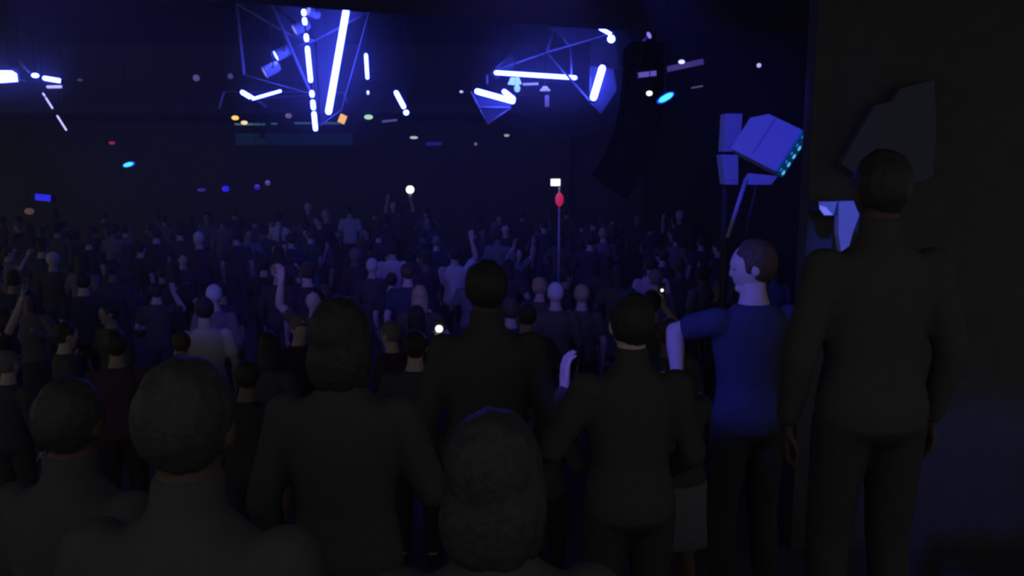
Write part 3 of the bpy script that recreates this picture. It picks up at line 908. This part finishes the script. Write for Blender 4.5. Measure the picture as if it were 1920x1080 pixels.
def place_person(B, loc, yaw, height, label, group=None, skin=0, hair=0, shirt=None, low=None, eyes=False):
    p = link('person', B['body'], SKIN[0], None, loc)
    p.rotation_euler = (0, 0, yaw)
    s = height / 1.75
    p.scale = (s, s, s)
    setm(p, SKIN[skin])
    tag(p, label, 'person', group)
    for nm, me, m in (('hair' if B['hairkind'] != 'cap' else 'cap', B['hair'], hair if not isinstance(hair, int) else HAIRM[hair]), ('shirt', B['shirt'], shirt or CLOTH[0]),
                      (B['low'].name.split('.')[0], B['low'], low or CLOTH[0]), ('shoe', B['shoes'][0], SHOEM), ('shoe', B['shoes'][1], SHOEM)):
        c = link(nm, me, m, p)
        setm(c, m)
    if eyes:
        for sg in (-1, 1):
            e = MB().ball(B['head'] @ Vector((sg * .033, .082, .004)), .0125, None, 12, 8)
            link('eye', e.mesh('eye', (0, 0, 0), True), EYEW, p)
    return p


def stand(px, py, d, floor):
    """Feet position and height of a person whose crown shows at a pixel, standing on a floor of known height."""
    q = P(px, py, d)
    return Vector((q.x, q.y, floor)), q.z - floor


def phone(label, p, facing, lit):
    """A phone held up, its lamp or screen lit."""
    t = thing('phone', label, 'phone', p)
    R = Matrix.Rotation(facing, 3, 'Z')
    part('case', MB().box(p, (.037, .005, .075), R), BLACKMETAL, t)
    part('light', lit(p, R), WHITEL, t, True)
    return t


# --- people on the platform, close to the camera
hv = dict(voxel=.0075, ratio=.5, collar=True)
b_man = build_person('man', 'idle', 'short', sleeves='long', bulk=1.08, **hv)
b_bob = build_person('bob', 'drink', 'bob', sleeves='long', **hv)
b_reach = build_person('reach', 'reach', 'short', sleeves='long', **hv)
b_prof = build_person('prof', 'elbow_out', 'short', sleeves='short', voxel=.0065, ratio=.5)
b_afro = build_person('afro', 'idle', 'short', sleeves='long', **hv)

loc, h = stand(912, 494, 3.35, PLAT)
place_person(b_man, loc, .12, h, 'broad dark person seen from behind in the middle of the front row', skin=3, hair=0, shirt=SILCLOTH)
loc, h = stand(636, 566, 2.45, PLAT)
place_person(b_bob, loc, -.1, h, 'dark figure with bobbed hair seen from behind, left of the broad person', skin=3, hair=0, shirt=SILCLOTH)
loc, h = stand(335, 690, 1.45, PLAT)
place_person(b_afro, loc, -.1, h, 'near head with a faint blue sheen, lower left of the bobbed figure', skin=3, hair=0, shirt=SILCLOTH)
loc, h = stand(930, 788, 1.42, PLAT)
place_person(b_bob, loc, .05, h, 'nearest dim head at the bottom centre, in front of the broad person', skin=3, hair=0, shirt=SILCLOTH)
loc, h = stand(118, 722, 2.0, PLAT)
place_person(b_man, loc, -.2, h, 'dark figure at the left edge with one lit shoulder', skin=3, hair=0, shirt=SILCLOTH)
loc, h = stand(1188, 556, 2.95, PLAT)
place_person(b_reach, loc, .15, h, 'dark figure holding up a blue-lit hand beside the broad person', skin=0, hair=0, shirt=SILCLOTH)
loc, h = stand(1418, 455, 3.78, PLAT)
place_person(b_prof, loc, .25, h, 'person in a dark top with blue-lit face in profile and elbow out', hair=1, shirt=CLOTH[2], eyes=True)
loc, h = stand(1662, 290, 2.7, PLAT + .35)
place_person(b_afro, loc, .1, h, 'tall black silhouette on the step in front of the pale angular board', skin=3, hair=0, shirt=SILCLOTH)

# --- the crowd on the dance floor
cv = dict(voxel=.0095, ratio=.22)
KINDS = [build_person('c0', 'idle', 'short', **cv), build_person('c1', 'dance', 'short', sleeves='long', **cv), build_person('c2', 'one_up', 'short', **cv),
         build_person('c3', 'both_up', 'bob', **cv), build_person('c4', 'dance', 'long', legs='skirt', **cv), build_person('c5', 'drink', 'bun', sleeves='long', **cv),
         build_person('c6', 'phone', 'short', **cv), build_person('c7', 'idle', 'cap', sleeves='long', **cv)]
DESC = ['short-haired figure with arms at the sides', 'short-haired dancing figure with bent arms', 'figure with one arm raised', 'bob-haired figure with both arms raised',
        'long-haired dancing figure in a skirt', 'figure with a hair bun holding up a drink', 'figure holding both hands up to film', 'figure wearing a peaked cap']
taken = []

# figures given pale caps, hair or shirts to stand in for spots of light: pixel of the crown, depth, kind, light thing
LIT = [
    (697, 486, 12.0, 7, 'cap', 'figure in a pale cap lit violet, left of the broad person'),
    (852, 464, 13.0, 2, 'shirt', 'figure in a white shirt raising an arm above the broad person'),
    (737, 374, 24.0, 7, 'cap', 'far figure in a pale cap just below the left phone light'),
    (655, 378, 22.0, 0, 'shirt', 'far figure in a white shirt glowing violet near the bar'),
    (577, 381, 23.5, 7, 'cap', 'far figure in a pale cap left of the glowing white shirt'),
    (608, 388, 20.5, 4, 'hair', 'far blond figure beside the glowing white shirt'),
    (520, 400, 19.5, 1, 'shirt', 'far figure in a white shirt on the left below the bar'),
    (372, 436, 15.0, 7, 'cap', 'figure in a pale cap alone on the left of the crowd'),
    (400, 536, 9.2, 7, 'cap', 'nearer figure in a pale cap above the left near head'),
    (382, 560, 8.0, 0, 'shirt', 'figure in a white shirt right below the nearer pale cap'),
    (97, 474, 12.5, 7, 'cap', 'figure in a pale cap at the far left of the crowd'),
    (785, 538, 9.4, 4, 'hair', 'blond figure just left of the broad person'),
    (1042, 532, 9.0, 7, 'cap', 'figure in a bright white cap right of the broad person'),
    (1012, 522, 9.9, 5, 'hair', 'blond figure with a bun beside the bright white cap'),
    (1091, 536, 9.3, 0, 'hair', 'blond figure right of the bright white cap'),
    (1222, 482, 11.6, 0, 'shirt', 'figure in a white shirt behind the figure with the lit hand'),
    (1275, 392, 20.0, 7, 'cap', 'far figure in a pale cap below the line array'),
    (1132, 428, 16.5, 5, 'hair', 'far blond figure right of the lamp pole'),
    (520, 496, 11.4, 5, 'hair', 'blond figure with a bun in the left half of the crowd'),
    (735, 456, 13.8, 0, 'shirt', 'figure in a white shirt behind the violet-lit pale cap'),
]
for px, py, d, kd, what, label in LIT:
    loc, h = stand(px, py, d, 0.0)
    h = max(1.55, min(1.92, h))
    place_person(KINDS[kd], loc, random.uniform(-.4, .4), h, label, None, 0, WHITECLOTH if what == 'cap' else (2 if what == 'hair' else 0),
                 WHITECLOTH if what == 'shirt' else random.choice(CLOTH), random.choice(CLOTH[:4]))
    taken.append((loc.x, loc.y))

# phone lights, each in the raised hand of its owner
for label, px, py, d, r, kd, hand, hgt, plabel in (
        ('white phone light held high in the far crowd', 769, 355.5, 23.0, 7.6, 3, (.245, .195, 1.94), 1.95, 'figure holding up the far phone light in a raised hand'),
        ('round white phone light left of the broad person', 823.5, 616, 6.6, 7.2, 6, (.147, .325, 1.675), 1.83, 'figure holding up the round white phone light at head height'),
        ('tiny pale phone light beside the person in profile', 1241, 544, 8.4, 2.8, 6, (.147, .325, 1.675), 1.86, 'figure behind the person in profile holding up a tiny light')):
    q = P(px, py, d)
    rr = r * d / FPX
    phone(label, q, 0, lambda p_, R_, rr=rr: MB().ball(p_ + Vector((0, -.012, 0)), (rr, .008, rr), None, 16, 9))
    s_ = hgt / 1.75
    loc = Vector((q.x - hand[0] * s_, q.y - .012 - hand[1] * s_, 0))
    place_person(KINDS[kd], loc, 0, hgt, plabel, None, 0, 0, CLOTH[1], CLOTH[0])
    taken.append((loc.x, loc.y))

count = 0
y = 5.6
row = 0
while y < 23.2:
    half = .62 * y
    x0, x1 = max(-13.5, -half - .4), min(4.1, half * .55 + .3)
    step = 1.0 if y < 12 else 1.25
    x = x0 + (row % 2) * step * .5
    while x < x1:
        qx, qy = x + random.uniform(-.22, .22), y + random.uniform(-.22, .22)
        x += step
        if random.random() < .12 or (qx > 1.4 and qy < 10.2):
            continue
        if any((qx - a) ** 2 + (qy - b) ** 2 < .62 ** 2 for a, b in taken):
            continue
        if abs(qx - pr.x) < .45 and abs(qy - DB) < .45:
            continue
        kd = random.choices(range(8), (6, 4, .7, .4, 3, 2, .8, 1.2))[0]
        zone = 'near' if qy < 10 else ('middle' if qy < 16 else 'far')
        side = 'left side' if qx < -.32 * qy else ('right side' if qx > .06 * qy else 'centre')
        label = 'dim %s in the %s crowd, %s' % (DESC[kd], zone, side)
        yaw = random.gauss(0, .5) if random.random() < .8 else random.uniform(2.2, 4.0)
        place_person(KINDS[kd], (qx, qy, 0), yaw, random.uniform(1.58, 1.86), label, '%s crowd, %s, pose %s' % (zone, side, DESC[kd]), random.choice((0, 0, 1, 2)),
                     random.choice((0, 0, 0, 1)) if kd != 7 else CLOTH[3], random.choice(CLOTH), random.choice(CLOTH[:4]))
        taken.append((qx, qy))
        count += 1
    y += .95 if y < 12 else 1.2
    row += 1
print('crowd', count, 'polys', sum(len(m.polygons) for m in bpy.data.meshes))
